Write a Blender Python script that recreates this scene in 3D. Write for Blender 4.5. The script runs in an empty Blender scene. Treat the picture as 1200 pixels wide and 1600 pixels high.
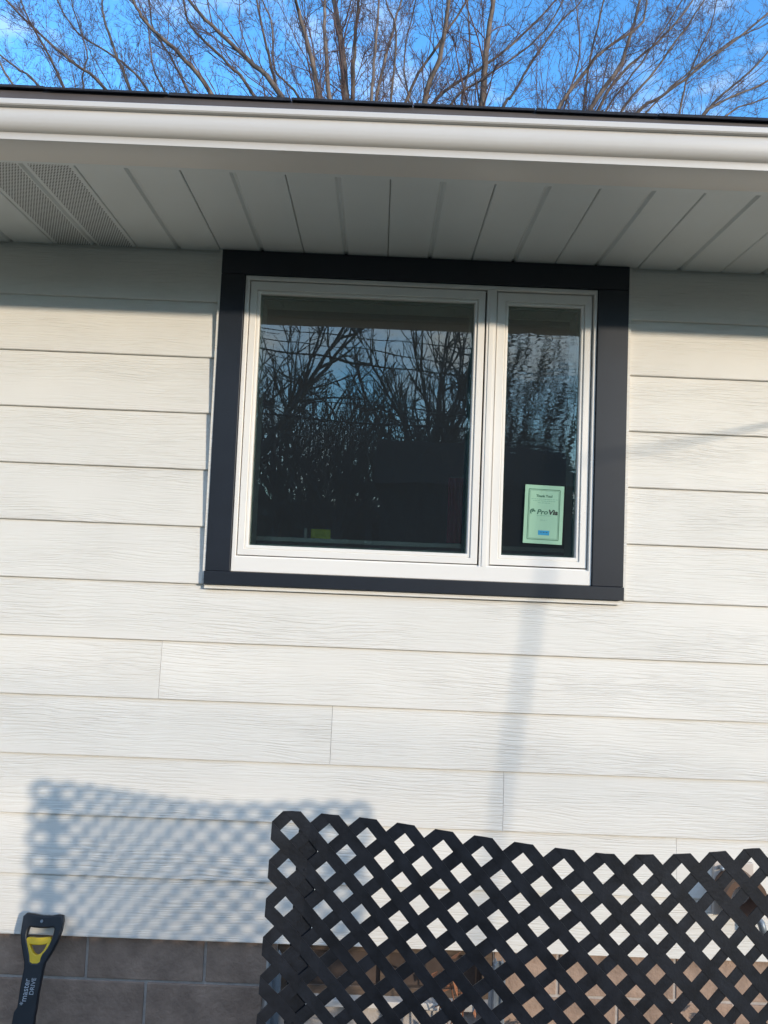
import bpy, bmesh, math, random
from mathutils import Vector, Matrix
import numpy as np

random.seed(7)
SC = bpy.context.scene
COL = SC.collection
R = math.radians

# ------------------------------------------------------------------ camera
def make_camera():
    pitch, roll, yaw = 0.0606249, 0.0406028, -0.0061444
    cr, sr, cp, sp, cy, sy = math.cos(roll), math.sin(roll), math.cos(pitch), math.sin(pitch), math.cos(yaw), math.sin(yaw)
    fwd = Vector((-sy * cp, cy * cp, sp)); r0 = Vector((cy, sy, 0)); u0 = r0.cross(fwd)
    right = cr * r0 + sr * u0; up = -sr * r0 + cr * u0
    cam = bpy.data.cameras.new('camera'); o = bpy.data.objects.new('camera', cam); COL.objects.link(o)
    m = Matrix.Identity(4)
    for i in range(3):
        m[i][0], m[i][1], m[i][2] = right[i], up[i], -fwd[i]
    m[0][3], m[1][3], m[2][3] = 0.746354, -2.629764, 1.341723
    o.matrix_world = m
    cam.sensor_fit = 'VERTICAL'; cam.sensor_height = 36; cam.sensor_width = 27
    cam.lens = 1149.807 / 1600 * 36
    cam.clip_start = 0.02; cam.clip_end = 2000
    SC.camera = o
make_camera()

# ------------------------------------------------------------------ light
SUN_TO = Vector((0.922, -1.0, 0.272)).normalized()
sun = bpy.data.lights.new('sun', 'SUN'); sun.energy = 3.1; sun.angle = R(1.45); sun.color = (1.0, 0.865, 0.69)
so = bpy.data.objects.new('sun', sun); COL.objects.link(so); so.location = (6, -8, 6)
so.rotation_euler = SUN_TO.to_track_quat('Z', 'Y').to_euler()

W = bpy.data.worlds.new('World'); SC.world = W; W.use_nodes = True
nt = W.node_tree; N = nt.nodes; Lk = nt.links
bg = N['Background']; bg.inputs[1].default_value = 0.136
sky = N.new('ShaderNodeTexSky'); sky.sky_type = 'NISHITA'; sky.sun_disc = False
sky.sun_elevation = math.asin(SUN_TO.z); sky.sun_rotation = math.atan2(SUN_TO.x, SUN_TO.y)
sky.air_density = 1.0; sky.dust_density = 0.25; sky.ozone_density = 2.2; sky.altitude = 200
tc = N.new('ShaderNodeTexCoord'); mp = N.new('ShaderNodeMapping'); mp.inputs['Scale'].default_value = (1.6, 1.6, 3.2)
mp.inputs['Location'].default_value = (1.3, 0.1, 0.2)
nz = N.new('ShaderNodeTexNoise'); nz.inputs['Scale'].default_value = 2.3; nz.inputs['Detail'].default_value = 7; nz.inputs['Roughness'].default_value = 0.62
rp = N.new('ShaderNodeValToRGB'); rp.color_ramp.elements[0].position = 0.45; rp.color_ramp.elements[0].color = (0, 0, 0, 1)
rp.color_ramp.elements[1].position = 0.74; rp.color_ramp.elements[1].color = (1, 1, 1, 1)
mx = N.new('ShaderNodeMix'); mx.data_type = 'RGBA'; mx.inputs[7].default_value = (8.6, 9.4, 10.4, 1)
Lk.new(tc.outputs['Generated'], mp.inputs[0]); Lk.new(mp.outputs[0], nz.inputs['Vector']); 
sx = N.new('ShaderNodeSeparateXYZ'); Lk.new(tc.outputs['Generated'], sx.inputs[0])
bi = N.new('ShaderNodeMath'); bi.operation = 'MULTIPLY_ADD'; bi.inputs[1].default_value = -0.135
Lk.new(sx.outputs[1], bi.inputs[0]); Lk.new(nz.outputs[0], bi.inputs[2]); Lk.new(bi.outputs[0], rp.inputs[0])
Lk.new(rp.outputs[0], mx.inputs[0]); tint = N.new('ShaderNodeMix'); tint.data_type = 'RGBA'; tint.blend_type = 'MULTIPLY'; tint.inputs[0].default_value = 1
tint.inputs[7].default_value = (1.4, 2.7, 3.6, 1); tint.clamp_result = False
Lk.new(sky.outputs[0], tint.inputs[6]); Lk.new(tint.outputs[2], mx.inputs[6]); Lk.new(mx.outputs[2], bg.inputs[0])

vs = SC.view_settings
vs.view_transform = 'Standard'; vs.look = 'None'; vs.gamma = 1; vs.use_curve_mapping = False; vs.exposure = 0.14
SC.cycles.max_bounces = 8; SC.cycles.transparent_max_bounces = 16

# ------------------------------------------------------------------ materials
def mat(name, col, rough=0.6, metal=0.0, var=0.0, vscale=6.0, bump=0.0, bscale=60.0, spec=0.5, stretch=(1, 1, 1), col2=None, det=4):
    m = bpy.data.materials.new(name); m.use_nodes = True
    n = m.node_tree.nodes; l = m.node_tree.links; b = n['Principled BSDF']
    b.inputs['Base Color'].default_value = (*col, 1); b.inputs['Roughness'].default_value = rough
    b.inputs['Metallic'].default_value = metal; b.inputs['Specular IOR Level'].default_value = spec
    tcn = n.new('ShaderNodeTexCoord'); mpn = n.new('ShaderNodeMapping'); mpn.inputs['Scale'].default_value = stretch
    oi = n.new('ShaderNodeObjectInfo'); mul = n.new('ShaderNodeVectorMath'); mul.operation = 'ADD'
    sc = n.new('ShaderNodeMath'); sc.operation = 'MULTIPLY'; sc.inputs[1].default_value = 37.0
    l.new(oi.outputs['Random'], sc.inputs[0]); l.new(tcn.outputs['Object'], mul.inputs[0]); l.new(sc.outputs[0], mul.inputs[1])
    l.new(mul.outputs[0], mpn.inputs[0])
    if var > 0 or col2:
        nn = n.new('ShaderNodeTexNoise'); nn.inputs['Scale'].default_value = vscale; nn.inputs['Detail'].default_value = det
        nn.inputs['Roughness'].default_value = 0.6
        l.new(mpn.outputs[0], nn.inputs['Vector'])
        r = n.new('ShaderNodeValToRGB'); c2 = col2 or tuple(c * (1 - var) for c in col)
        r.color_ramp.elements[0].position = 0.32; r.color_ramp.elements[0].color = (*c2, 1)
        r.color_ramp.elements[1].position = 0.68; r.color_ramp.elements[1].color = (*(tuple(min(1, c * (1 + var * .5)) for c in col)), 1)
        l.new(nn.outputs[0], r.inputs[0]); l.new(r.outputs[0], b.inputs['Base Color'])
    if bump > 0:
        bn = n.new('ShaderNodeTexNoise'); bn.inputs['Scale'].default_value = bscale; bn.inputs['Detail'].default_value = 4
        l.new(mpn.outputs[0], bn.inputs['Vector'])
        bp = n.new('ShaderNodeBump'); bp.inputs['Strength'].default_value = 1; bp.inputs['Distance'].default_value = bump
        l.new(bn.outputs[0], bp.inputs['Height']); l.new(bp.outputs[0], b.inputs['Normal'])
    return m

def siding_mat():
    """pale painted siding with a pressed wood grain"""
    m = mat('siding_paint', (0.80, 0.765, 0.70), rough=0.5, var=0.045, vscale=2.2, spec=0.35)
    n = m.node_tree.nodes; l = m.node_tree.links; b = n['Principled BSDF']
    add = [x for x in n if x.type == 'VECT_MATH'][0]
    sep = n.new('ShaderNodeSeparateXYZ'); l.new(add.outputs[0], sep.inputs[0])
    def noise(sx, sz, detail, off=0.0, rough=.5):
        cb = n.new('ShaderNodeCombineXYZ')
        a = n.new('ShaderNodeMath'); a.operation = 'MULTIPLY'; a.inputs[1].default_value = sx; l.new(sep.outputs[0], a.inputs[0])
        c = n.new('ShaderNodeMath'); c.operation = 'MULTIPLY_ADD'; c.inputs[1].default_value = sz; c.inputs[2].default_value = off; l.new(sep.outputs[2], c.inputs[0])
        l.new(a.outputs[0], cb.inputs[0]); l.new(c.outputs[0], cb.inputs[2])
        t = n.new('ShaderNodeTexNoise'); t.inputs['Scale'].default_value = 1; t.inputs['Detail'].default_value = detail; t.inputs['Roughness'].default_value = rough
        l.new(cb.outputs[0], t.inputs['Vector']); return t
    w1 = noise(1.7, 6.0, 2, 3.0)
    # warp z with the broad noise, then fine parallel lines
    wz = n.new('ShaderNodeMath'); wz.operation = 'MULTIPLY_ADD'; wz.inputs[1].default_value = 0.060; l.new(w1.outputs[0], wz.inputs[0]); l.new(sep.outputs[2], wz.inputs[2])
    cb = n.new('ShaderNodeCombineXYZ')
    a = n.new('ShaderNodeMath'); a.operation = 'MULTIPLY'; a.inputs[1].default_value = 6.5; l.new(sep.outputs[0], a.inputs[0])
    c = n.new('ShaderNodeMath'); c.operation = 'MULTIPLY'; c.inputs[1].default_value = 165.0; l.new(wz.outputs[0], c.inputs[0])
    l.new(a.outputs[0], cb.inputs[0]); l.new(c.outputs[0], cb.inputs[2])
    t = n.new('ShaderNodeTexNoise'); t.inputs['Scale'].default_value = 1; t.inputs['Detail'].default_value = 2.5; t.inputs['Roughness'].default_value = .5
    l.new(cb.outputs[0], t.inputs['Vector'])
    r = n.new('ShaderNodeValToRGB'); r.color_ramp.elements[0].position = 0.40; r.color_ramp.elements[0].color = (0, 0, 0, 1)
    r.color_ramp.elements[1].position = 0.56; r.color_ramp.elements[1].color = (1, 1, 1, 1); l.new(t.outputs[0], r.inputs[0])
    # some zones carry a deeper grain than others
    am0 = noise(1.3, 7.0, 3, 11.0)
    am = n.new('ShaderNodeValToRGB'); am.color_ramp.elements[0].position = .33; am.color_ramp.elements[0].color = (.06, .06, .06, 1); am.color_ramp.elements[1].position = .66; l.new(am0.outputs[0], am.inputs[0])
    mm = n.new('ShaderNodeMath'); mm.operation = 'MULTIPLY'; l.new(r.outputs[0], mm.inputs[0]); l.new(am.outputs[0], mm.inputs[1])
    bp = n.new('ShaderNodeBump'); bp.inputs['Strength'].default_value = 1; bp.inputs['Distance'].default_value = 0.00145
    l.new(mm.outputs[0], bp.inputs['Height'])
    # very soft oil-canning of the sheet
    oc = noise(2.6, 5.0, 1, 20.0)
    b2 = n.new('ShaderNodeBump'); b2.inputs['Strength'].default_value = 1; b2.inputs['Distance'].default_value = 0.004
    l.new(oc.outputs[0], b2.inputs['Height']); l.new(b2.outputs[0], bp.inputs['Normal'])
    l.new(bp.outputs[0], b.inputs['Normal'])
    return m

def soffit_vent_mat(base):
    """aluminium sheet pierced with staggered rows of small holes"""
    m = mat('pierced_aluminium', base, rough=0.5)
    n = m.node_tree.nodes; l = m.node_tree.links; b = n['Principled BSDF']
    tcn = [x for x in n if x.type == 'TEX_COORD'][0]
    sep = n.new('ShaderNodeSeparateXYZ'); l.new(tcn.outputs['Object'], sep.inputs[0])
    def M(op, a, bb=None, cc=None):
        q = n.new('ShaderNodeMath'); q.operation = op
        for i, v in enumerate((a, bb, cc)):
            if v is None: continue
            if isinstance(v, (int, float)): q.inputs[i].default_value = v
            else: l.new(v, q.inputs[i])
        return q.outputs[0]
    px, py = 0.0088, 0.0088
    row = M('FLOOR', M('DIVIDE', sep.outputs[1], py))
    xs = M('ADD', M('DIVIDE', sep.outputs[0], px), M('MULTIPLY', row, 0.5))
    fx = M('SUBTRACT', M('FRACT', xs), 0.5)
    fy = M('SUBTRACT', M('FRACT', M('DIVIDE', sep.outputs[1], py)), 0.5)
    d = M('SQRT', M('ADD', M('MULTIPLY', fx, fx), M('MULTIPLY', fy, fy)))
    hole = M('LESS_THAN', d, 0.34)
    # only inside the two pierced bands of the panel, not on its ribs
    u = sep.outputs[0]
    b1 = M('MULTIPLY', M('GREATER_THAN', u, 0.017), M('LESS_THAN', u, 0.137))
    b2 = M('MULTIPLY', M('GREATER_THAN', u, 0.168), M('LESS_THAN', u, 0.288))
    fac = M('MULTIPLY', hole, M('ADD', b1, b2))
    mxn = n.new('ShaderNodeMix'); mxn.data_type = 'RGBA'; mxn.inputs[6].default_value = (*base, 1); mxn.inputs[7].default_value = (0.02, 0.02, 0.02, 1)
    l.new(fac, mxn.inputs[0]); l.new(mxn.outputs[2], b.inputs['Base Color'])
    return m

def glass_mat(name, wavy=False):
    m = bpy.data.materials.new(name); m.use_nodes = True
    n = m.node_tree.nodes; l = m.node_tree.links
    for x in list(n):
        if x.type == 'BSDF_PRINCIPLED': n.remove(x)
    out = [x for x in n if x.type == 'OUTPUT_MATERIAL'][0]
    tr = n.new('ShaderNodeBsdfTransparent'); tr.inputs[0].default_value = (0.76, 0.83, 0.79, 1)
    gl = n.new('ShaderNodeBsdfGlossy'); gl.inputs['Roughness'].default_value = 0.0; gl.inputs[0].default_value = (1.0, 0.98, 0.92, 1)
    fr = n.new('ShaderNodeFresnel'); fr.inputs[0].default_value = 1.5
    mu = n.new('ShaderNodeMath'); mu.operation = 'MULTIPLY'; mu.inputs[1].default_value = 2.45; mu.use_clamp = True; l.new(fr.outputs[0], mu.inputs[0])
    mi = n.new('ShaderNodeMixShader'); l.new(mu.outputs[0], mi.inputs[0]); l.new(tr.outputs[0], mi.inputs[1]); l.new(gl.outputs[0], mi.inputs[2])
    df = n.new('ShaderNodeBsdfDiffuse'); df.inputs[0].default_value = (0.75, 0.85, 0.95, 1)
    m2 = n.new('ShaderNodeMixShader'); m2.inputs[0].default_value = 0.016; l.new(mi.outputs[0], m2.inputs[1]); l.new(df.outputs[0], m2.inputs[2])
    l.new(m2.outputs[0], out.inputs[0])
    tcn = n.new('ShaderNodeTexCoord'); mpn = n.new('ShaderNodeMapping')
    mpn.inputs['Scale'].default_value = (10, 10, 60) if wavy else (3.5, 3.5, 6)
    nn = n.new('ShaderNodeTexNoise'); nn.inputs['Scale'].default_value = 1; nn.inputs['Detail'].default_value = 1.5 if wavy else 1
    bp = n.new('ShaderNodeBump'); bp.inputs['Strength'].default_value = 1; bp.inputs['Distance'].default_value = 0.00019 if wavy else 0.0004
    l.new(tcn.outputs['Object'], mpn.inputs[0]); l.new(mpn.outputs[0], nn.inputs['Vector']); l.new(nn.outputs[0], bp.inputs['Height'])
    l.new(bp.outputs[0], gl.inputs['Normal'])
    return m

SOFF = (0.565, 0.60, 0.605)
M = dict(
    siding=siding_mat(),
    soffit=mat('soffit_aluminium', SOFF, rough=0.45, var=0.03, vscale=3),
    soffit_vent=soffit_vent_mat(SOFF),
    gutter=mat('gutter_enamel', (0.62, 0.59, 0.555), rough=0.42, var=0.03, vscale=2.5),
    drip=mat('drip_edge_brown', (0.095, 0.08, 0.076), rough=0.5, var=0.15, vscale=9),
    shingle=mat('asphalt_shingle', (0.028, 0.031, 0.042), rough=0.95, var=0.4, vscale=90, bump=0.002, bscale=500),
    black=mat('black_trim', (0.018, 0.022, 0.030), rough=0.42, var=0.12, vscale=5, spec=0.4),
    vinyl=mat('white_vinyl', (0.88, 0.845, 0.79), rough=0.38, var=0.02, vscale=4),
    sheath=mat('sheathing', (0.10, 0.09, 0.08), rough=0.9),
    mortar=mat('mortar', (0.46, 0.41, 0.37), rough=0.95, var=0.2, vscale=25, bump=0.002, bscale=120),
    block=mat('painted_block', (0.375, 0.262, 0.195), rough=0.92, var=0.30, vscale=11, bump=0.004, bscale=70, det=8),
    lattice=mat('black_plastic', (0.0140, 0.0165, 0.0225), rough=0.46, var=0.45, vscale=22, spec=0.35, bump=0.0006, bscale=160),
    shovel=mat('black_grip_plastic', (0.014, 0.017, 0.022), rough=0.38, var=0.2, vscale=20),
    yellow=mat('yellow_plastic', (0.80, 0.52, 0.03), rough=0.4, var=0.1, vscale=30),
    print_grey=mat('grey_print', (0.42, 0.45, 0.48), rough=0.6),
    blade=mat('shovel_blade_plastic', (0.03, 0.035, 0.05), rough=0.4),
    galv=mat('galvanised_steel', (0.30, 0.34, 0.38), rough=0.5, metal=0.6, var=0.25, vscale=12),
    brownvent=mat('brown_vent_plastic', (0.13, 0.075, 0.05), rough=0.45, var=0.15, vscale=20),
    cream=mat('cream_plastic', (0.60, 0.52, 0.45), rough=0.5),
    brownwood=mat('brown_window_wood', (0.11, 0.075, 0.052), rough=0.6, var=0.35, vscale=12, stretch=(1, 1, 6)),
    brownpane=mat('brown_board', (0.085, 0.06, 0.048), rough=0.5, var=0.4, vscale=6),
    white=mat('white_sill', (0.62, 0.58, 0.53), rough=0.6, var=0.1),
    room=mat('room_plaster', (0.30, 0.30, 0.30), rough=0.9),
    jamb=mat('painted_jamb', (0.62, 0.66, 0.60), rough=0.5),
    spacer=mat('glass_spacer', (0.35, 0.42, 0.38), rough=0.4),
    paper=mat('green_sticker_paper', (0.30, 0.52, 0.36), rough=0.55, var=0.04, vscale=9),
    ink=mat('dark_green_ink', (0.03, 0.12, 0.07), rough=0.6),
    inkfaint=mat('faint_ink', (0.16, 0.34, 0.24), rough=0.6),
    inkblack=mat('black_ink', (0.012, 0.016, 0.014), rough=0.6),
    blue=mat('blue_ink', (0.02, 0.28, 0.50), rough=0.6),
    bark=mat('maple_bark', (0.20, 0.148, 0.118), rough=0.95, var=0.45, vscale=7, col2=(0.075, 0.058, 0.055), bump=0.01, bscale=30, stretch=(1, 1, .35)),
    twig=mat('twig_bark', (0.155, 0.095, 0.088), rough=0.9, var=0.4, vscale=2),
    wood=mat('far_wood', (0.075, 0.07, 0.06), rough=1, var=.4, vscale=.5),
    bark_dark=mat('dark_bark', (0.10, 0.085, 0.08), rough=0.95, var=0.4, vscale=7),
    ground=mat('yard_ground', (0.125, 0.105, 0.065), rough=1, var=0.4, vscale=1.4, col2=(0.075, 0.075, 0.042), det=10, bump=0.02, bscale=20),
    leaf=mat('dry_leaf', (0.30, 0.12, 0.055), rough=0.85, var=0.5, vscale=30),
    stem=mat('dry_stem', (0.22, 0.09, 0.045), rough=0.85, var=0.3, vscale=20),
    wire=mat('wire_rubber', (0.015, 0.015, 0.018), rough=0.6),
    pole=mat('utility_pole_wood', (0.11, 0.085, 0.065), rough=0.95, var=0.3, vscale=8, stretch=(1, 1, .2)),
    garage=mat('dark_garage_boards', (0.022, 0.019, 0.018), rough=0.85, var=0.3, vscale=5),
    garage_roof=mat('garage_shingle', (0.018, 0.017, 0.017), rough=0.95, var=0.3, vscale=20),
    curtain=mat('magenta_cloth', (0.45, 0.02, 0.10), rough=0.9, var=0.3, vscale=20),
    yellowgreen=mat('yellow_card', (0.65, 0.62, 0.04), rough=0.6),
    glass=glass_mat('window_glass'), glass_screen=glass_mat('screened_window_glass', True),
)

# ------------------------------------------------------------------ helpers
WLOC = {}
def link(o, parent, loc):
    COL.objects.link(o)
    WLOC[o.name] = Vector(loc)
    if parent is not None:
        o.parent = parent; o.location = Vector(loc) - WLOC[parent.name]
    else:
        o.location = loc
    return o

def thing(name, label, cat, loc, group=None):
    o = bpy.data.objects.new(name, None); o.empty_display_size = 0.1
    link(o, None, loc); o['label'] = label; o['category'] = cat
    if group: o['group'] = group
    return o

def group_part(name, parent, loc):
    o = bpy.data.objects.new(name, None); o.empty_display_size = 0.05
    return link(o, parent, loc)

class MB:
    """collects faces in world coordinates, builds one object with its own origin"""
    def __init__(s): s.v = []; s.f = []
    def quad(s, *p):
        k = len(s.v); s.v += [tuple(q) for q in p]; s.f.append(tuple(range(k, k + len(p)))); return s
    def box(s, a, b):
        x0, y0, z0 = a; x1, y1, z1 = b; k = len(s.v)
        s.v += [(x0, y0, z0), (x1, y0, z0), (x1, y1, z0), (x0, y1, z0), (x0, y0, z1), (x1, y0, z1), (x1, y1, z1), (x0, y1, z1)]
        s.f += [tuple(k + i for i in q) for q in ((0, 3, 2, 1), (4, 5, 6, 7), (0, 1, 5, 4), (1, 2, 6, 5), (2, 3, 7, 6), (3, 0, 4, 7))]
        return s
    def extr(s, prof, axis, a, b, closed=True, shear=None):
        """prof: list of 2D points; axis 'x' -> points are (y,z); axis 'y' -> points are (x,z)"""
        k = len(s.v); n = len(prof)
        for t in (a, b):
            for (p, q) in prof:
                s.v.append((t, p, q + (shear(t, p, q) if shear else 0)) if axis == 'x' else (p, t, q))
        rng = range(n if closed else n - 1)
        for i in rng:
            j = (i + 1) % n
            s.f.append((k + i, k + j, k + n + j, k + n + i))
        if closed:
            s.f.append(tuple(k + i for i in range(n))[::-1]); s.f.append(tuple(k + n + i for i in range(n)))
        return s
    def ring(s, x0, x1, z0, z1, wl, wr, wb, wt, yf, yb, ch=0.0):
        """picture frame made of four mitred sticks; ch = small chamfer on the front outer edge"""
        O = [(x0, z0), (x1, z0), (x1, z1), (x0, z1)]; I = [(x0 + wl, z0 + wb), (x1 - wr, z0 + wb), (x1 - wr, z1 - wt), (x0 + wl, z1 - wt)]
        Oc = [(x0 + ch, z0 + ch), (x1 - ch, z0 + ch), (x1 - ch, z1 - ch), (x0 + ch, z1 - ch)]
        Ic = [(x0 + wl - ch, z0 + wb - ch), (x1 - wr + ch, z0 + wb - ch), (x1 - wr + ch, z1 - wt + ch), (x0 + wl - ch, z1 - wt + ch)]
        for i in range(4):
            j = (i + 1) % 4
            V = lambda p, y: (p[0], y, p[1])
            s.quad(V(Oc[i], yf), V(Oc[j], yf), V(Ic[j], yf), V(Ic[i], yf))
            if ch:
                s.quad(V(O[i], yf + ch), V(O[j], yf + ch), V(Oc[j], yf), V(Oc[i], yf))
                s.quad(V(Ic[i], yf), V(Ic[j], yf), V(I[j], yf + ch), V(I[i], yf + ch))
            s.quad(V(O[i], yb), V(O[j], yb), V(O[j], yf + ch), V(O[i], yf + ch))
            s.quad(V(I[i], yf + ch), V(I[j], yf + ch), V(I[j], yb), V(I[i], yb))
            s.quad(V(O[j], yb), V(O[i], yb), V(I[i], yb), V(I[j], yb))
        return s
    def tube(s, pts, r0, r1, n=8, cap=True):
        k0 = len(s.v); m = len(pts)
        for i, p in enumerate(pts):
            p = Vector(p)
            a = Vector(pts[max(i - 1, 0)]); b = Vector(pts[min(i + 1, m - 1)]); t = (b - a)
            t = t.normalized() if t.length > 1e-9 else Vector((0, 0, 1))
            u = t.cross(Vector((0.137, 0.99, 0.05)) if abs(t.y) < .9 else Vector((1, 0, 0))).normalized(); w = t.cross(u)
            r = r0 + (r1 - r0) * i / (m - 1)
            for q in range(n):
                an = 2 * math.pi * q / n; c = p + u * math.cos(an) * r + w * math.sin(an) * r
                s.v.append((c.x, c.y, c.z))
        for i in range(m - 1):
            for q in range(n):
                a = k0 + i * n + q; b = k0 + i * n + (q + 1) % n
                s.f.append((a, b, b + n, a + n))
        if cap:
            s.f.append(tuple(range(k0, k0 + n))[::-1]); s.f.append(tuple(range(k0 + (m - 1) * n, k0 + m * n)))
        return s
    def build(s, name, material, parent=None, origin=None, smooth=False, crease=None, fix=True, bevel=0.0):
        v = np.array(s.v, dtype=np.float64)
        if origin is None:
            origin = ((v[:, 0].min() + v[:, 0].max()) / 2, (v[:, 1].min() + v[:, 1].max()) / 2, v[:, 2].min())
        v = v - np.array(origin)
        me = bpy.data.meshes.new(name); me.from_pydata([tuple(q) for q in v], [], s.f); me.materials.append(material)
        if fix:
            bm = bmesh.new(); bm.from_mesh(me); bmesh.ops.remove_doubles(bm, verts=bm.verts, dist=1e-6)
            bmesh.ops.recalc_face_normals(bm, faces=bm.faces)
            if crease:
                for e in bm.edges: e.smooth = len(e.link_faces) == 2 and e.calc_face_angle() < crease
            bm.to_mesh(me); bm.free()
        if smooth or crease:
            me.polygons.foreach_set('use_smooth', [True] * len(me.polygons))
        o = bpy.data.objects.new(name, me); link(o, parent, origin)
        if bevel > 0:
            b = o.modifiers.new('bevel', 'BEVEL'); b.width = bevel; b.segments = 2; b.limit_method = 'ANGLE'
        return o

def tag(o, label=None, cat=None, group=None, kind=None):
    if label: o['label'] = label
    if cat: o['category'] = cat
    if group: o['group'] = group
    if kind: o['kind'] = kind
    return o

def outline(name, loops, depth, bev, material, parent, world, matrix=None):
    """solid plate from 2D loops (x,z); inner loops become holes. Front faces -Y."""
    cu = bpy.data.curves.new(name, 'CURVE'); cu.dimensions = '2D'; cu.fill_mode = 'BOTH'; cu.extrude = depth / 2; cu.bevel_depth = bev; cu.bevel_resolution = 2
    for lp in loops:
        sp = cu.splines.new('POLY'); sp.points.add(len(lp) - 1); sp.use_cyclic_u = True
        for i, (x, y) in enumerate(lp): sp.points[i].co = (x, y, 0, 1)
    tmp = bpy.data.objects.new('tmp', cu); me = bpy.data.meshes.new_from_object(tmp); bpy.data.objects.remove(tmp)
    me.name = name; me.transform(Matrix.Rotation(R(90), 4, 'X'))
    if matrix: me.transform(matrix)
    me.materials.clear(); me.materials.append(material)
    o = bpy.data.objects.new(name, me); return link(o, parent, world)

def smooth_loop(lp, it=2):
    for _ in range(it):
        q = []
        for i in range(len(lp)):
            a = lp[i]; b = lp[(i + 1) % len(lp)]
            q += [(a[0] * .75 + b[0] * .25, a[1] * .75 + b[1] * .25), (a[0] * .25 + b[0] * .75, a[1] * .25 + b[1] * .75)]
        lp = q
    return lp

def text(name, body, size, material, parent, world, rot=0.0, shear=0.0, thick=0.0, extr=0.0002, matrix=None, sx=1.0):
    cu = bpy.data.curves.new(name, 'FONT'); cu.body = body; cu.size = size; cu.align_x = 'CENTER'; cu.align_y = 'CENTER'
    cu.shear = shear; cu.offset = thick; cu.extrude = extr; cu.resolution_u = 3
    tmp = bpy.data.objects.new('tmp', cu); me = bpy.data.meshes.new_from_object(tmp); bpy.data.objects.remove(tmp)
    me.name = name; me.transform(Matrix.Rotation(R(90), 4, 'X') @ Matrix.Rotation(rot, 4, 'Z') @ Matrix.Diagonal((sx, 1, 1, 1)))
    if matrix: me.transform(matrix)
    me.materials.clear(); me.materials.append(material)
    o = bpy.data.objects.new(name, me); return link(o, parent, world)

GZ = -0.43          # ground level
CR = 0.2032         # height of one siding course

# ------------------------------------------------------------------ ground
g = MB().quad((-400, -400, GZ), (400, -400, GZ), (400, 400, GZ), (-400, 400, GZ)).build('ground', M['ground'], origin=(0, 0, GZ), fix=False)
tag(g, 'yard ground of dead grass and soil below the house', kind='structure')

# ------------------------------------------------------------------ house
house = thing('house', 'pale single storey house with white lap siding, black trimmed window and gutter', 'house', (0.7, 0, GZ))
X0, X1 = -4.0, 6.4
WZ = 2.424           # underside of the soffit
OX0, OX1, OZ0, OZ1 = 0.245, 1.49, 1.29, 2.325      # hole for the window
core = MB()
core.box((X0, 0.0, 0.0), (OX0, 0.14, 2.56)); core.box((OX1, 0.0, 0.0), (X1, 0.14, 2.56))
core.box((OX0, 0.0, 0.0), (OX1, 0.14, OZ0)); core.box((OX0, 0.0, OZ1), (OX1, 0.14, 2.56))
core.box((X0, 7.86, 0.0), (X1, 8.0, 2.56)); core.box((X0, 0.14, 0.0), (X0 + .14, 7.86, 2.56)); core.box((X1 - .14, 0.14, 0.0), (X1, 7.86, 2.56))
core.build('wall', M['sheath'], house)
room = MB()
room.box((-0.6, 0.16, 0.02), (2.6, 3.2, 0.04)).box((-0.6, 0.16, 2.5), (2.6, 3.2, 2.52))
room.box((-0.62, 0.16, 0.02), (-0.6, 3.2, 2.52)).box((2.6, 0.16, 0.02), (2.62, 3.2, 2.52)).box((-0.62, 3.2, 0.02), (2.62, 3.22, 2.52))
room.build('room', M['room'], house)

# siding boards: each course is made of separate boards
def board(xa, xb, c):
    z0 = c * CR; zt = min((c + 1) * CR + 0.012, 2.50)
    h = zt - z0
    yt = -0.004
    prof = [(-0.0005, z0), (-0.0135, z0), (-0.0160, z0 + 0.0025), (-0.0160, z0 + 0.006), (yt, zt), (-0.0005, zt)]
    MB().extr(prof, 'x', xa, xb).build('siding_board', M['siding'], house, origin=(xa, -0.008, z0))
LX, RX = 0.130, 1.630       # siding stops here beside the window
gapj = 0.0006
for c in range(12):
    jx = 0.6096 * (4 - c) if c <= 4 else -1.25 - 0.37 * (c % 3)
    left_only = c >= 6
    if c <= 5:
        cuts = [X0, jx - gapj, jx + gapj, min(jx + 3.66, X1 - .2) - gapj, min(jx + 3.66, X1 - .2) + gapj, X1]
        if c <= 4:
            board(cuts[0], cuts[1], c); board(cuts[2], cuts[3], c); board(cuts[4], cuts[5], c)
        else:
            board(X0, jx - gapj, c); board(jx + gapj, X1, c)
    else:
        board(X0, jx - gapj, c); board(jx + gapj, LX + random.uniform(-.002, .002), c)
        board(RX, X1, c)

# channel strips beside and below the window trim
MB().box((LX + .0035, -0.030, 1.222), (0.1425, -0.0005, WZ + .02)).build('channel_strip', M['siding'], house)
MB().box((1.6155, -0.024, 1.222), (1.6275, -0.0005, WZ + .02)).build('channel_strip', M['siding'], house)
MB().box((0.1405, -0.0235, 1.208), (1.616, -0.0165, 1.2205)).box((0.1405, -0.0260, 1.206), (1.616, -0.0165, 1.2085)).build('channel_strip', M['siding'], house)

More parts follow.
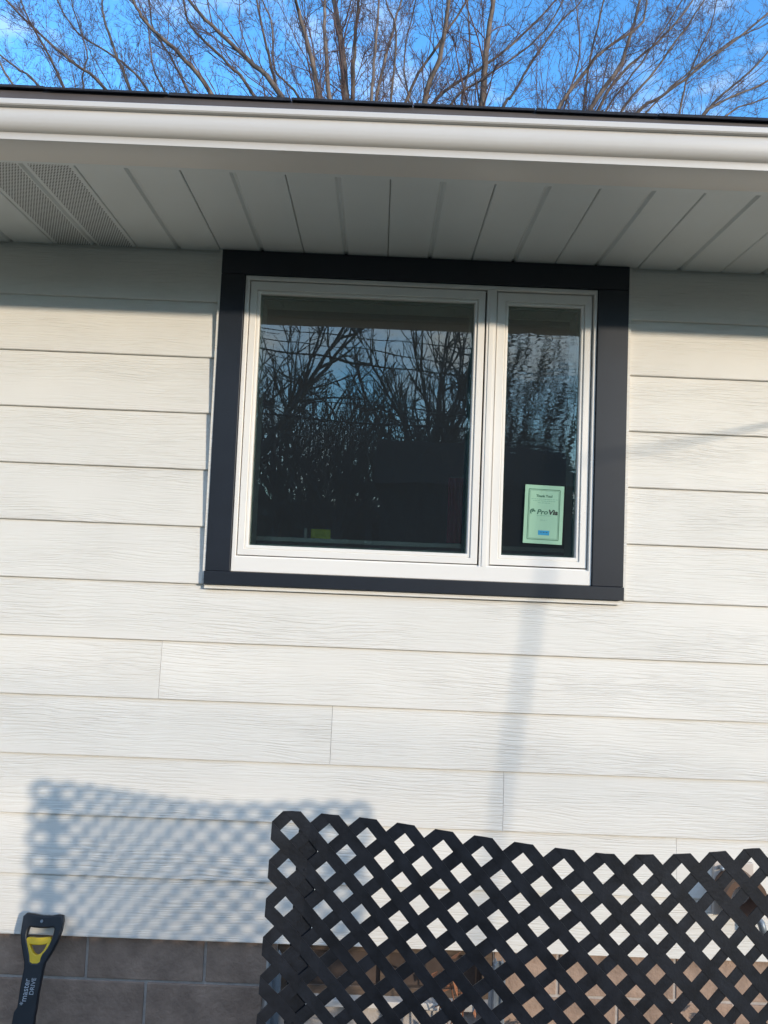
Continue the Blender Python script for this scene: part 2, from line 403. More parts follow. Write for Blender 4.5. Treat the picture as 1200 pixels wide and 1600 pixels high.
# ---- window
win = group_part('window', house, (0.87, -0.03, 1.222))
def trim(a, b, name='trim_board'):
    return MB().box(a, b).build(name, M['black'], win, bevel=0.0015)
trim((0.1430, -0.034, 1.2690), (0.2290, -0.0005, 2.3355))
trim((1.5050, -0.034, 1.2690), (1.6150, -0.0005, 2.3355))
trim((0.1430, -0.035, 2.3365), (1.6150, -0.0005, WZ - 0.001))
trim((0.1410, -0.042, 1.2220), (1.6160, -0.0005, 1.2680))
FX0, FX1, FZ0, FZ1 = 0.2300, 1.5040, 1.2690, 2.3355
fr = MB()
fr.ring(FX0, FX1, FZ0, FZ1, 0.016, 0.012, 0.052, 0.016, -0.026, 0.08, 0.002)
fr.box((1.1050, -0.023, FZ0 + .052), (1.1400, 0.08, FZ1 - .016))          # mullion
fr.box((1.1140, -0.026, FZ0 + .052), (1.1300, -0.0225, FZ1 - .016))
fr.box((FX0 + .0165, -0.016, FZ0 + .0515), (FX1 - .0125, 0.08, FZ0 + .056))
fr.build('frame', M['vinyl'], win)
gk = MB().ring(FX0 + .0165, 1.1045, FZ0 + .0565, FZ1 - .0165, .004, .010, .006, .006, 0.004, 0.07)
gk.ring(1.1405, FX1 - .0125, FZ0 + .0565, FZ1 - .0165, .004, .004, .004, .004, 0.004, 0.07).build('gasket', M['sheath'], win)
def sash(xa, xb, za, zb, gx0, gx1, gz0, gz1, yf):
    o = MB()
    o.ring(xa, xb, za, zb, gx0 - xa - .012, xb - gx1 - .012, gz0 - za - .014, zb - gz1 - .012, yf, 0.05, 0.0018)
    o.build('sash', M['vinyl'], win)
    b = MB().ring(gx0 - .012, gx1 + .012, gz0 - .014, gz1 + .012, .012, .012, .014, .012, yf + 0.005, 0.045, 0.003)
    b.build('glazing_bead', M['vinyl'], win)
sash(0.2490, 1.0985, 1.3280, 2.3165, 0.285, 1.0610, 1.3640, 2.2730, -0.0210)
sash(1.1435, 1.4880, 1.3290, 2.3165, 1.1850, 1.4495, 1.3650, 2.2710, -0.0150)
def pane(xa, xb, za, zb, m, tilt):
    y = 0.004; d = (zb - za) / 2
    p = MB().box((xa - .004, y, za - .004), (xb + .004, y + .002, zb + .004)).build('pane', m, win, origin=((xa + xb) / 2, y, (za + zb) / 2))
    p.rotation_euler = (tilt, 0, 0)
    # metal spacer between the two panes
    MB().ring(xa - .001, xb + .001, za - .001, zb + .001, .007, .007, .007, .007, y + .010, y + .022).build('spacer', M['spacer'], win)
pane(0.285, 1.061, 1.364, 2.273, M['glass'], R(0.55))
pane(1.185, 1.4495, 1.365, 2.271, M['glass_screen'], R(0.55))
for xa_, xb_ in ((0.285, 1.061), (1.185, 1.4495)):
    MB().ring(xa_ - .012, xb_ + .012, 1.3520, 2.2850, .0125, .0125, .0125, .0125, 0.052, 0.150).build('jamb_liner', M['jamb'], win)
MB().box((OX0 - .02, 0.151, 1.385), (OX1 + .02, 0.24, 1.400)).build('inner_sill', M['white'], win)

# ---- soffit panels with grooves
def soffit_panel(xa, vented=False):
    w = 0.3030; q = w / 2; z = WZ; d = 0.013; t = 0.0035
    prof = [(0.0008, z + d), (0.0012, z + .003), (0.0045, z), (q - .010, z), (q - .003, z + .0085), (q + .003, z + .0085), (q + .010, z), (w - .0035, z), (w - .0010, z + .003), (w - .0008, z + d),
            (w - .0008, z + d + t), (0.0008, z + d + t)]
    MB().extr([(xa + p, r) for p, r in prof], 'y', -0.6240, -0.0180).build('soffit_panel', M['soffit_vent'] if vented else M['soffit'], house, origin=(xa, 0, z))
n0 = -13
for i in range(n0, 20):
    xa = 0.133 + 0.303 * i
    soffit_panel(xa, vented=(i == -2 or i == -8 or i == 8))
MB().box((X0, -0.62, WZ + .03), (X1, 0.0, WZ + .045)).build('soffit_backing', M['sheath'], house)
# fascia
MB().box((X0, -0.652, 2.398), (X1, -0.6255, 2.560)).build('fascia', M['soffit'], house)
# ---- gutter (K profile), pitched a little
def gsh(x, y, z):
    h = (z - 2.39) / 0.095
    return (x - 0.72) * (0.0022 + 0.0034 * h)
def P(o, z): return (-o, z)
gp = [P(.6535, 2.4885), P(.6535, 2.3915), P(.660, 2.3895), P(.758, 2.3885), P(.765, 2.3905), P(.7662, 2.4050), P(.7680, 2.4078), P(.7730, 2.4098), P(.7790, 2.4140), P(.7845, 2.4205), P(.7880, 2.4290), P(.7900, 2.4390), P(.7905, 2.4500),
      P(.7885, 2.4610), P(.7900, 2.4645), P(.7990, 2.4655), P(.8015, 2.4685), P(.8015, 2.4810), P(.7985, 2.4835), P(.7900, 2.4835), P(.7900, 2.4800), P(.7970, 2.4790), P(.7970, 2.4700), P(.7860, 2.4680), P(.7870, 2.4400), P(.7850, 2.4300), P(.7815, 2.4225), P(.7765, 2.4165), P(.7660, 2.4120), P(.7625, 2.4050), P(.7610, 2.3930), P(.664, 2.3930), P(.6565, 2.3945), P(.6565, 2.4885)]
MB().extr(gp, 'x', X0 - .15, X1 + .15, shear=gsh).build('gutter', M['gutter'], house, crease=R(28))
# ---- roof
roof = group_part('roof', house, (0.7, -0.66, 2.54))
sl = 4 / 12
def rz(o): return 2.566 + (0.70 - o) * sl
MB().extr([(-.693, 2.538), (-.6955, 2.535), (-.6975, 2.538), (-.6955, 2.5655), (-.640, 2.5655 + .055 * sl), (-.640, 2.5625 + .055 * sl), (-.693, 2.5625)], 'x', X0 - .2, X1 + .2).build('drip_edge', M['drip'], roof)
dk = MB().extr([(-.655, 2.562), (-.655, 2.562 + .012 + .02), (4.0, rz(-4.0) - .004), (4.0, rz(-4.0) - .06)], 'x', X0 - .2, X1 + .2)
dk.extr([(8.66, 2.562), (8.66, 2.59), (4.0, rz(-4.0) - .004), (4.0, rz(-4.0) - .06)], 'x', X0 - .2, X1 + .2)
dk.build('roof_deck', M['sheath'], roof)
rr = random.Random(3)
for k in range(3):                 # the three courses nearest the eave, tab by tab
    x = X0 - .2 - 0.16 * (k % 2) * 1.0
    while x < X1 + .2:
        w = 0.333 - .004
        j = rr.uniform(-.003, .003); th = .0065 + rr.uniform(-.001, .0015)
        o0 = .706 - .14 * k + j; o1 = o0 - .20
        zz = lambda o: rz(o) + .007 * 1 + 0.0005
        lift = rr.uniform(-.0008, .002)
        xa, xb = max(x, X0 - .2), min(x + w, X1 + .2)
        if xb - xa > .02:
            MB().extr([(-o0, zz(o0) - th + lift), (-o0, zz(o0) + lift), (-o1, zz(o1) + .001), (-o1, zz(o1) - .0045)], 'x', xa, xb).build('shingle', M['shingle'], roof)
        x += 0.333
MB().extr([(-.30, rz(.30) + .0095), (-.30, rz(.30) + .0135), (4.0, rz(-4.0) + .0135), (8.7, 2.60), (8.7, 2.59), (4.0, rz(-4.0) + .002)], 'x', X0 - .2, X1 + .2).build('upper_shingles', M['shingle'], roof)
# gable ends
gb = MB()
for xg in (X0, X1 - .14):
    gb.extr([(0.0, 2.561), (8.0, 2.561), (4.0, rz(-4.0) - .07)], 'x', xg, xg + .14)
gb.build('gable', M['siding'], house)
tag(MB().box((2.2, 4.6, 3.4), (2.8, 5.1, 4.75)).build('chimney', M['block'], roof))

# ---- foundation of block
BWX0, BWX1, BWZ0 = 0.455, 1.205, -0.200
fd = MB()
fd.box((X0, 0.018, GZ - .25), (BWX0, 0.20, 0.0)).box((BWX1, 0.018, GZ - .25), (X1, 0.20, 0.0)).box((BWX0, 0.018, GZ - .25), (BWX1, 0.20, BWZ0))
fd.box((X0, 0.2, GZ - .25), (X0 + .2, 8.0, 0.0)).box((X1 - .2, 0.2, GZ - .25), (X1, 8.0, 0.0)).box((X0, 7.8, GZ - .25), (X1, 8.0, 0.0))
fd.build('mortar', M['mortar'], house)
rb = random.Random(5)
for row, (za, zb) in enumerate(((-0.150, -0.002), (-0.3520, -0.1600), (-0.555, -0.3620))):
    x = -0.203 - 0.4085 * 6 - (0.2 if row == 1 else 0)
    while x < X1 - .1:
        xa, xb = x + .005, x + .4035
        segs = [(xa, xb)]
        if zb > BWZ0:
            segs = []
            if xa < BWX0 - .03: segs.append((xa, min(xb, BWX0 - .003)))
            if xb > BWX1 + .03: segs.append((max(xa, BWX1 + .003), xb))
        for a, b in segs:
            if b - a < .02: continue
            y = 0.0125 + rb.uniform(-.0015, .0015)
            zb2 = zb if zb < BWZ0 or zb > -.05 or b < BWX0 or a > BWX1 else zb
            MB().box((a, y, za), (b, 0.03, zb2)).build('foundation_block', M['block'], house, origin=(a, y, za), bevel=0.003)
        x += 0.4085
# mortar smears: small proud dribbles under a few joints (stuff)
# ---- basement window
bw = group_part('basement_window', house, (0.83, 0.03, BWZ0))
MB().ring(BWX0 + .002, BWX1 - .002, BWZ0 + .022, -0.003, .035, .035, .03, .03, 0.020, 0.12, 0.002).build('frame', M['brownwood'], bw)
MB().box((0.815, 0.024, BWZ0 + .052), (0.845, 0.10, -0.033)).build('divider', M['brownwood'], bw)
MB().box((BWX0 + .037, 0.040, BWZ0 + .052), (0.815, 0.046, -0.033)).build('pane', M['brownpane'], bw)
MB().box((0.845, 0.040, BWZ0 + .052), (BWX1 - .037, 0.046, -0.033)).build('pane', M['brownpane'], bw)
MB().box((BWX0 - .01, -0.012, BWZ0 - .004), (BWX1 + .01, 0.10, BWZ0 + .020)).build('sill', M['white'], bw, bevel=.003)

# ---- brown vent hood on the siding
vn = thing('dryer_vent', 'small round brown dryer vent hood on the siding behind the lattice at right', 'vent', (2.022, -0.016, 0.15))
MB().box((1.952, -0.024, 0.155), (2.092, -0.008, 0.335)).build('mounting_plate', M['cream'], vn, bevel=.004)
def arc_shell(cx, cz, r0, r1, ya, yb, a0, a1, n=22):
    m = MB()
    for i in range(n):
        u, v = R(a0 + (a1 - a0) * i / n), R(a0 + (a1 - a0) * (i + 1) / n)
        p = lambda r, a, y: (cx + r * math.cos(a), y, cz + r * math.sin(a))
        m.quad(p(r1, u, ya), p(r1, v, ya), p(r0, v, ya), p(r0, u, ya)).quad(p(r1, u, ya), p(r1, v, ya), p(r1, v, yb), p(r1, u, yb))
        m.quad(p(r0, u, ya), p(r0, v, ya), p(r0, v, yb), p(r0, u, yb))
    return m
arc_shell(2.022, 0.248, 0.052, 0.072, -0.115, -0.024, 0, 360).build('hood', M['brownvent'], vn, smooth=False)
MB().tube([(2.022, -0.030, 0.248), (2.022, -0.040, 0.248)], 0.051, 0.051, 24).build('damper_flap', M['cream'], vn)
MB().tube([(1.975, -0.026, 0.318), (1.975, -0.040, 0.318), (1.975, -0.044, 0.318)], 0.008, 0.006, 12).build('screw_head', M['galv'], vn, smooth=True)
MB().tube([(2.085, -0.028, 0.172), (2.10, -0.06, 0.150), (2.105, -0.07, 0.120)], 0.014, 0.012, 12).build('drain_spout', M['galv'], vn, smooth=True)

# ---- steel posts beside the basement window
def post(x, label):
    t = thing('steel_post', label, 'post', (x, -0.06, GZ), 'galvanised steel posts beside the basement window')
    b = MB(); w = .021
    prof = [(-w, 0), (-w, -.024), (-w + .004, -.027), (-.007, -.027), (-.005, -.018), (.005, -.018), (.007, -.027), (w - .004, -.027), (w, -.024), (w, 0), (w - .003, 0), (w - .003, -.02), (-w + .003, -.02), (-w + .003, 0)]
    k = len(prof)
    for z in (GZ - .1, -0.030, -0.012, 0.000):
        s = 1.0 if z < -.02 else (.86 if z < -.005 else .5)
        b.v += [(x + p * s, -0.05 + q, z) for p, q in prof]
    for lv in range(3):
        for i in range(k):
            j = (i + 1) % k; b.f.append((lv * k + i, lv * k + j, (lv + 1) * k + j, (lv + 1) * k + i))
    b.f.append(tuple(range(3 * k, 4 * k)))
    b.build('channel_section', M['galv'], t)
    MB().box((x - w - .010, -0.052, GZ + .02), (x - w + .001, -0.047, -0.03)).build('flange', M['white'], t)
    return t
post(0.458, 'grey galvanised post left of the basement window, seen through the lattice edge')
post(1.212, 'grey galvanised post right of the basement window, behind the middle of the lattice')

# ------------------------------------------------------------------ sticker on the right pane
SY = -0.0018
st = thing('sticker', 'pale green manufacturer sticker on the lower right window pane', 'sticker', (1.3345, SY, 1.410))
tl = Matrix.Rotation(R(1.1), 4, 'Y')
sw, sh = 0.1400, 0.2100
def on_st(m, name, material):
    return m.build(name, material, st, origin=(1.3345, SY, 1.5155))
def rect(m, cx, cz, w, h, d):
    pts = [Vector((cx + a * w / 2, 0, cz + b * h / 2)) for a, b in ((-1, -1), (1, -1), (1, 1), (-1, 1))]
    pts = [tl @ p for p in pts]
    f = [(1.3345 + p.x, SY - d, 1.5155 + p.z) for p in pts]; k = [(a, SY - d + .00025, c) for a, b, c in f]
    m.quad(*f); m.quad(*k[::-1])
    for i in range(4): m.quad(f[i], k[i], k[(i + 1) % 4], f[(i + 1) % 4])
    return m
on_st(rect(MB(), 0, 0, sw, sh, 0), 'paper', M['paper'])
b = MB()
for (ww, hh, t) in ((.112, .180, .0022), (.104, .172, .0008)):
    rect(b, 0, hh / 2, ww, t, .0005); rect(b, 0, -hh / 2, ww, t, .0005); rect(b, -ww / 2, 0, t, hh - t * 1.1, .0005); rect(b, ww / 2, 0, t, hh - t * 1.1, .0005)
on_st(b, 'border_line', M['ink'])
def st_text(body, size, x, z, m, **k):
    p = tl @ Vector((x, 0, z))
    return text('lettering', body, size, m, st, (1.3345 + p.x, SY - .0006, 1.5155 + p.z), matrix=tl, **k)
st_text('Thank You!', 0.0125, 0, 0.066, M['ink'], thick=.0002)
fl = MB(); rl = random.Random(9)
for z, w in ((.055, .092), (.0485, .080), (.0415, .046), (-.020, .022), (-.004, .05)):
    x = -w / 2
    while x < w / 2:
        l_ = rl.uniform(.004, .012); rect(fl, x + l_ / 2, z, min(l_, w / 2 - x), .0016, .0005); x += l_ + .0022
tag(on_st(fl, 'small_print', M['inkfaint']), kind='stuff')
st_text('Pro', 0.0245, -0.0055, 0.0085, M['ink'], shear=.2, thick=.0005, sx=1.1)
st_text('Via', 0.0245, 0.0325, 0.0085, M['inkblack'], shear=.2, thick=.0008, sx=1.1)
lg = MB()
for rI, rO, a0, a1, cx in ((.0080, .0125, 75, 225, -.0375), (.002, .0080, 10, 190, -.0365)):
    n_ = 10
    for i in range(n_):
        f = lambda k: R(a0 + (a1 - a0) * k / n_)
        tp = 1 - abs(i / n_ - .4)
        pp = [(rI, f(i)), (rO * (.8 + .2 * tp), f(i)), (rO * (.8 + .2 * tp), f(i + 1)), (rI, f(i + 1))]
        q = [tl @ Vector((cx + r * math.cos(a), 0, .008 + r * math.sin(a))) for r, a in pp]
        lg.quad(*[(1.3345 + p.x, SY - .0007, 1.5155 + p.z) for p in q])
on_st(lg, 'leaf_logo', M['ink'])
on_st(rect(MB(), 0.003, -.0655, .040, .0165, .0005), 'blue_label', M['blue'])
nb = MB()
for x in (-.010, 0, .010): rect(nb, .003 + x, -.0635, .006, .002, .0009)
on_st(nb, 'label_print', M['inkblack'])

# ------------------------------------------------------------------ things behind the glass
t = thing('yellow_card', 'small yellow card standing on the inner sill behind the large pane', 'card', (0.52, 0.20, 1.40))
MB().box((0.487, 0.192, 1.4005), (0.562, 0.197, 1.437)).build('card_face', M['yellowgreen'], t)
t = thing('white_tube', 'little white tube upright on the inner sill beside the yellow card', 'tube', (0.466, 0.20, 1.40))
MB().tube([(0.466, 0.20, 1.4005), (0.466, 0.20, 1.43), (0.466, 0.20, 1.438)], .006, .005, 10).build('tube_body', M['white'], t, smooth=True)
cl = MB(); nn = 14
for i in range(nn):
    f = lambda k: (1.01 + .09 * k / nn, .22 + .012 * math.sin(k * 2.1))
    a, c = f(i), f(i + 1)
    cl.quad((a[0], a[1], 1.405), (c[0], c[1], 1.405), (c[0], c[1], 1.66), (a[0], a[1], 1.66))
o = cl.build('cloth', M['curtain'], None)
so_ = o.modifiers.new('thick', 'SOLIDIFY'); so_.thickness = .003
tag(o, 'dark magenta cloth hanging inside at the right edge of the large pane', 'cloth')

# ------------------------------------------------------------------ snow shovel leaning on the wall
LEAN = math.atan(0.35)
LM = Matrix.Rotation(-LEAN, 4, 'X')       # plane rises towards the wall
LM = Matrix.Rotation(LEAN * -1, 4, 'X')
ORG = Vector((0, -0.0645 + 0.0, 0.0))     # plane point at z = 0
sv = thing('snow_shovel', 'black snow shovel with yellow D grip insert leaning against the house at left', 'shovel', (-0.36, -0.215, GZ))
OUT = [(-0.3994, 0.0767), (-0.3923, 0.0839), (-0.3716, 0.082), (-0.3417, 0.0774), (-0.3071, 0.0785), (-0.2877, 0.0825), (-0.2752, 0.0808), (-0.2712, 0.0657), (-0.2718, 0.0402), (-0.2766, 0.0149), (-0.2875, -0.0154), (-0.2993, -0.0405), (-0.3075, -0.0556), (-0.3095, -0.0728), (-0.3097, -0.0849), (-0.3101, -0.1092), (-0.3107, -0.1452), (-0.3084, -0.1877), (-0.309, -0.2042),
       (-0.306, -0.2350), (-0.304, -0.40), (-0.368, -0.40), (-0.3688, -0.2350), (-0.3689, -0.1967), (-0.361, -0.1823), (-0.3634, -0.1349), (-0.3641, -0.094), (-0.3634, -0.072), (-0.3677, -0.0526), (-0.3799, -0.0234), (-0.3897, 0.0012), (-0.3973, 0.0286), (-0.3986, 0.0538)]
INN = [(-0.3812, 0.0531), (-0.353, 0.0497), (-0.3185, 0.0501), (-0.2961, 0.0534), (-0.287, 0.0486), (-0.2869, 0.0297), (-0.2916, 0.0044), (-0.3035, -0.0209), (-0.3159, -0.0361), (-0.3163, -0.0608), (-0.3543, -0.062), (-0.3611, -0.0376), (-0.3722, -0.0132), (-0.3826, 0.0114), (-0.3853, 0.0289)]
YEL = [(-0.3777, 0.0116), (-0.3713, 0.0148), (-0.3393, 0.0129), (-0.3086, 0.0169), (-0.2997, 0.0154), (-0.2967, 0.0092), (-0.3045, -0.016), (-0.3162, -0.0349), (-0.3184, -0.051), (-0.3162, -0.0676), (-0.3341, -0.0638), (-0.3525, -0.0673), (-0.3553, -0.0473), (-0.3622, -0.0327), (-0.3722, -0.0132), (-0.3789, 0.0041)]
YIN = [(-0.3696, 0.0006), (-0.3473, -0.0029), (-0.3135, -0.0006), (-0.3057, 0.0057), (-0.3039, 0.0015), (-0.312, -0.0212), (-0.3235, -0.0339), (-0.3371, -0.0368), (-0.3517, -0.0287), (-0.3662, -0.008)]
outline('handle_frame', [OUT, smooth_loop(INN, 1)], 0.012, 0.005, M['shovel'], sv, ORG, LM)
outline('grip_insert', [smooth_loop(YEL, 1), smooth_loop(YIN, 1)], 0.012, 0.003, M['yellow'], sv, ORG, LM)
def onshovel(x, v, d): return ORG + LM @ Vector((x, -d, v))
text('lettering', '*master', 0.027, M['print_grey'], sv, onshovel(-0.3480, -0.138, 0.0115), rot=R(90), matrix=LM, sx=.86, extr=.0004)
text('lettering', 'DRIVE', 0.020, M['print_grey'], sv, onshovel(-0.3265, -0.122, 0.0115), rot=R(90), matrix=LM, sx=.9, extr=.0004)
sc_ = MB()
for x in (-.3375, ):
    p = onshovel(x, .066, .010); q = onshovel(x, .066, .0135); sc_.tube([p, q], .005, .0045, 12)
sc_.build('screw', M['galv'], sv)
bl = MB(); nbl = 12
for i in range(nbl):
    f = lambda k: (-0.336 + 0.23 * (k / nbl * 2 - 1), -0.22 - 0.10 * (1 - (k / nbl * 2 - 1) ** 2))
    a, c = f(i), f(i + 1)
    bl.quad((a[0], a[1] , GZ + .002), (c[0], c[1], GZ + .002), (c[0], c[1] + .10, GZ + .07), (a[0], a[1] + .10, GZ + .07))
ob = bl.build('blade', M['blade'], sv); mm = ob.modifiers.new('t', 'SOLIDIFY'); mm.thickness = .004

# ------------------------------------------------------------------ lattice panel (bent plastic sheet)
QL = [0.59023726, -1.06313817, 0.79513999, 0.22864176, -3.44899636, 7.4215351, -4.00220881, -0.01813607, 0.03414844, -0.03649407, 0.07981098, 0.07867958]
NC = 15; NS = 400
def _curve():
    X, Y, Z, a0, a1, a2, a3, ze, vx, vy, ph, pv = QL
    smin, smax = -1.0 * ph, (NC + .5) * ph
    us = np.linspace(0, smax, NS); al = a0 + a1 * us + a2 * us ** 2 + a3 * us ** 3
    du = us[1] - us[0]
    xs = X + np.concatenate([[0], np.cumsum((np.cos(al[1:]) + np.cos(al[:-1])) / 2 * du)])
    ys = Y + np.concatenate([[0], np.cumsum((np.sin(al[1:]) + np.sin(al[:-1])) / 2 * du)])
    return us, xs, ys, al
_us, _xs, _ys, _al = _curve()
VD = Vector((QL[8], QL[9], math.sqrt(1 - QL[8] ** 2 - QL[9] ** 2)))
def sheet(s, t, d=0.0):
    """s columns, t rows down, d metres towards the camera"""
    ph, pv = QL[10], QL[11]; L = s * ph
    if L < 0:
        x, y, a = QL[0] + L * math.cos(QL[3]), QL[1] + L * math.sin(QL[3]), QL[3]
    else:
        x, y, a = np.interp(L, _us, _xs), np.interp(L, _us, _ys), np.interp(L, _us, _al)
    z = QL[2] + QL[7] * L + float(np.interp(s, (0, 1, 2, 4, 5, 6, 7, 8, 9, 10, 11, 12, 14), (.0115, .0058, .0045, .001, 0, -.0028, -.0056, -.0092, -.0082, -.0066, -.004, 0, 0)))
    return (x - VD.x * t * pv + math.sin(a) * d, y - VD.y * t * pv - math.cos(a) * d, z - VD.z * t * pv)
def clip(poly, a, b, c):          # keep a*x+b*y<=c
    out = []
    for i in range(len(poly)):
        p, q = poly[i], poly[(i + 1) % len(poly)]
        fp, fq = a * p[0] + b * p[1] - c, a * q[0] + b * q[1] - c
        if fp <= 1e-9: out.append(p)
        if (fp < -1e-9 and fq > 1e-9) or (fp > 1e-9 and fq < -1e-9):
            u = fp / (fp - fq); out.append((p[0] + (q[0] - p[0]) * u, p[1] + (q[1] - p[1]) * u))
    return out
TB = 15.5
lt = thing('lattice_panel', 'black plastic lattice panel with scalloped top standing bent in front of the house', 'lattice', (1.15, -1.1, GZ))
HW = 0.231
def slat(sign, k, d0, d1):
    m = MB(); any_ = False
    s0 = -0.5
    while s0 < NC - .5 - 1e-6:
        s1 = min(s0 + 0.5, NC - .5)
        poly = [(s0, 0), (s1, 0), (s1, TB), (s0, TB)]
        # band |sign*s + t - k| <= HW
        poly = clip(poly, sign, 1, k + HW)
        if len(poly) > 2: poly = clip(poly, -sign, -1, -(k - HW))
        if len(poly) > 2:
            any_ = True
            fr_ = [sheet(s, t, d1) for s, t in poly]; bk = [sheet(s, t, d0) for s, t in poly]
            m.quad(*fr_); m.quad(*bk[::-1])
            for i in range(len(poly)):
                p, q = poly[i], poly[(i + 1) % len(poly)]
                if abs(p[0] - q[0]) < 1e-6 and -0.49 < p[0] < NC - .51: continue      # internal cut
                j = (i + 1) % len(poly); m.quad(fr_[i], bk[i], bk[j], fr_[j])
        s0 = s1
    if any_: m.build('slat', M['lattice'], lt)
for k in range(0, NC + int(TB) + 1):
    slat(1, k, -0.0012, 0.0004)
for k in range(-NC, int(TB) + 1):
    slat(-1, k, 0.0005, 0.0015)
# narrow backing strip tied behind the left edge
m = MB(); xl = .22
prev = None
for j in range(0, 15):
    tt = j + 1.0
    poly = [(xl, tt - .5), (.47, tt - .5), (.735, tt - .24), (.735, tt + .24), (.47, tt + .5), (xl, tt + .5)]
    poly = [(s, min(t, TB)) for s, t in poly]
    a = [sheet(s, t, -.004) for s, t in poly]; c = [sheet(s, t, -.008) for s, t in poly]
    m.quad(*a); m.quad(*c[::-1])
    for i in range(5): m.quad(a[i], c[i], c[i + 1], a[i + 1])
    m.quad(a[5], c[5], c[0], a[0])
m.build('backing_strip', M['lattice'], lt)
tz = MB()
for t_ in (1.5, 5.5, 9.5, 13.5):
    tz.tube([sheet(.45, t_, .004), sheet(.45, t_, -.010)], .002, .002, 6)
tz.build('cable_tie', M['lattice'], lt)

# ------------------------------------------------------------------ dry plants and leaves by the foundation
def leafquad(m, p, s, rnd):
    d = Vector((rnd.gauss(0, 1), rnd.gauss(0, 1), rnd.gauss(0, .6))).normalized(); u = d.cross(Vector((rnd.gauss(0, 1), rnd.gauss(0, 1), rnd.gauss(0, 1)))).normalized()
    p = Vector(p); w = d.cross(u)
    m.quad(p - d * s, p + u * s * .45 + w * s * .2, p + d * s, p - u * s * .45 + w * s * .15)
def dry_plant(x, y, h, n, label, seed, leafy=26):
    rnd = random.Random(seed)
    t = thing('dry_plant', label, 'dead plant', (x, y, GZ), 'dead plants along the foundation')
    lf = MB()
    for i in range(n):
        sm = MB(); p = Vector((x + rnd.uniform(-.04, .04), y + rnd.uniform(-.03, .03), GZ)); d = Vector((rnd.uniform(-.25, .25), rnd.uniform(-.2, .15), 1)).normalized()
        pts = [p.copy()]; hh = h * rnd.uniform(.6, 1)
        for k in range(6):
            d = (d + Vector((rnd.gauss(0, .15), rnd.gauss(0, .12), 0))).normalized(); p = p + d * hh / 6; pts.append(p.copy())
            for _ in range(max(1, leafy // 12)):
                leafquad(lf, p + Vector((rnd.gauss(0, .02), rnd.gauss(0, .02), rnd.gauss(0, .02))), rnd.uniform(.012, .028), rnd)
        sm.tube(pts, .0045, .002, 5); sm.build('stem', M['stem'], t)
    o = lf.build('dry_leaves', M['leaf'], t, fix=False); o['kind'] = 'stuff'
dry_plant(1.06, -0.10, .46, 7, 'tall dry reddish stalks left of the right hand steel post behind the lattice', 1)
dry_plant(1.44, -0.16, .24, 7, 'low dead plant with curled brown leaves behind the middle of the lattice', 2, 60)
dry_plant(1.72, -0.16, .22, 7, 'dead plant with a pale curled leaf tuft under the lattice right of centre', 3, 60)
dry_plant(2.02, -0.14, .27, 8, 'rusty red dead plant below the brown dryer vent', 4, 70)
dry_plant(1.20, -0.20, .20, 5, 'short russet dead plant at the foot of the right steel post', 5, 60)
lf = MB(); rnd = random.Random(12)
for i in range(900):
    leafquad(lf, (rnd.uniform(-.8, 2.6), rnd.uniform(-1.0, -.02), GZ + rnd.uniform(.004, .03)), rnd.uniform(.015, .035), rnd)
o = lf.build('leaf_litter', M['leaf'], None, fix=False); tag(o, 'fallen brown leaves lying along the foundation', kind='stuff')

# ------------------------------------------------------------------ trees
class Tubes:
    def __init__(s): s.v = []; s.f = []
    def add(s, pts, r0, r1, n):
        k0 = len(s.v); m = len(pts)
        for i in range(m):
            a = pts[i - 1] if i else pts[0]; b = pts[i + 1] if i < m - 1 else pts[-1]
            tx, ty, tz_ = b[0] - a[0], b[1] - a[1], b[2] - a[2]
            # perpendiculars
            if abs(ty) < .8 * (abs(tx) + abs(tz_)): ux, uy, uz = -tz_, 0.0, tx
            else: ux, uy, uz = ty, -tx, 0.0
            l = math.sqrt(ux * ux + uy * uy + uz * uz) + 1e-12; ux /= l; uy /= l; uz /= l
            wx, wy, wz_ = ty * uz - tz_ * uy, tz_ * ux - tx * uz, tx * uy - ty * ux
            l = math.sqrt(wx * wx + wy * wy + wz_ * wz_) + 1e-12; wx /= l; wy /= l; wz_ /= l
            r = r0 + (r1 - r0) * i / (m - 1); p = pts[i]
            for q in range(n):
                c, s_ = CS[n][q]; c *= r; s_ *= r
                s.v.append((p[0] + ux * c + wx * s_, p[1] + uy * c + wy * s_, p[2] + uz * c + wz_ * s_))
        for i in range(m - 1):
            for q in range(n):
                a = k0 + i * n + q; b = k0 + i * n + (q + 1) % n
                s.f.append((a, b, b + n, a + n))
    def build(s, name, material, parent, origin):
        v = np.array(s.v) - np.array(origin)
        me = bpy.data.meshes.new(name); me.from_pydata(v.tolist(), [], s.f); me.materials.append(material)
        me.polygons.foreach_set('use_smooth', [True] * len(me.polygons))
        return link(bpy.data.objects.new(name, me), parent, origin)
CS = {n: [(math.cos(2 * math.pi * q / n), math.sin(2 * math.pi * q / n)) for q in range(n)] for n in (3, 4, 5, 6, 8, 10)}

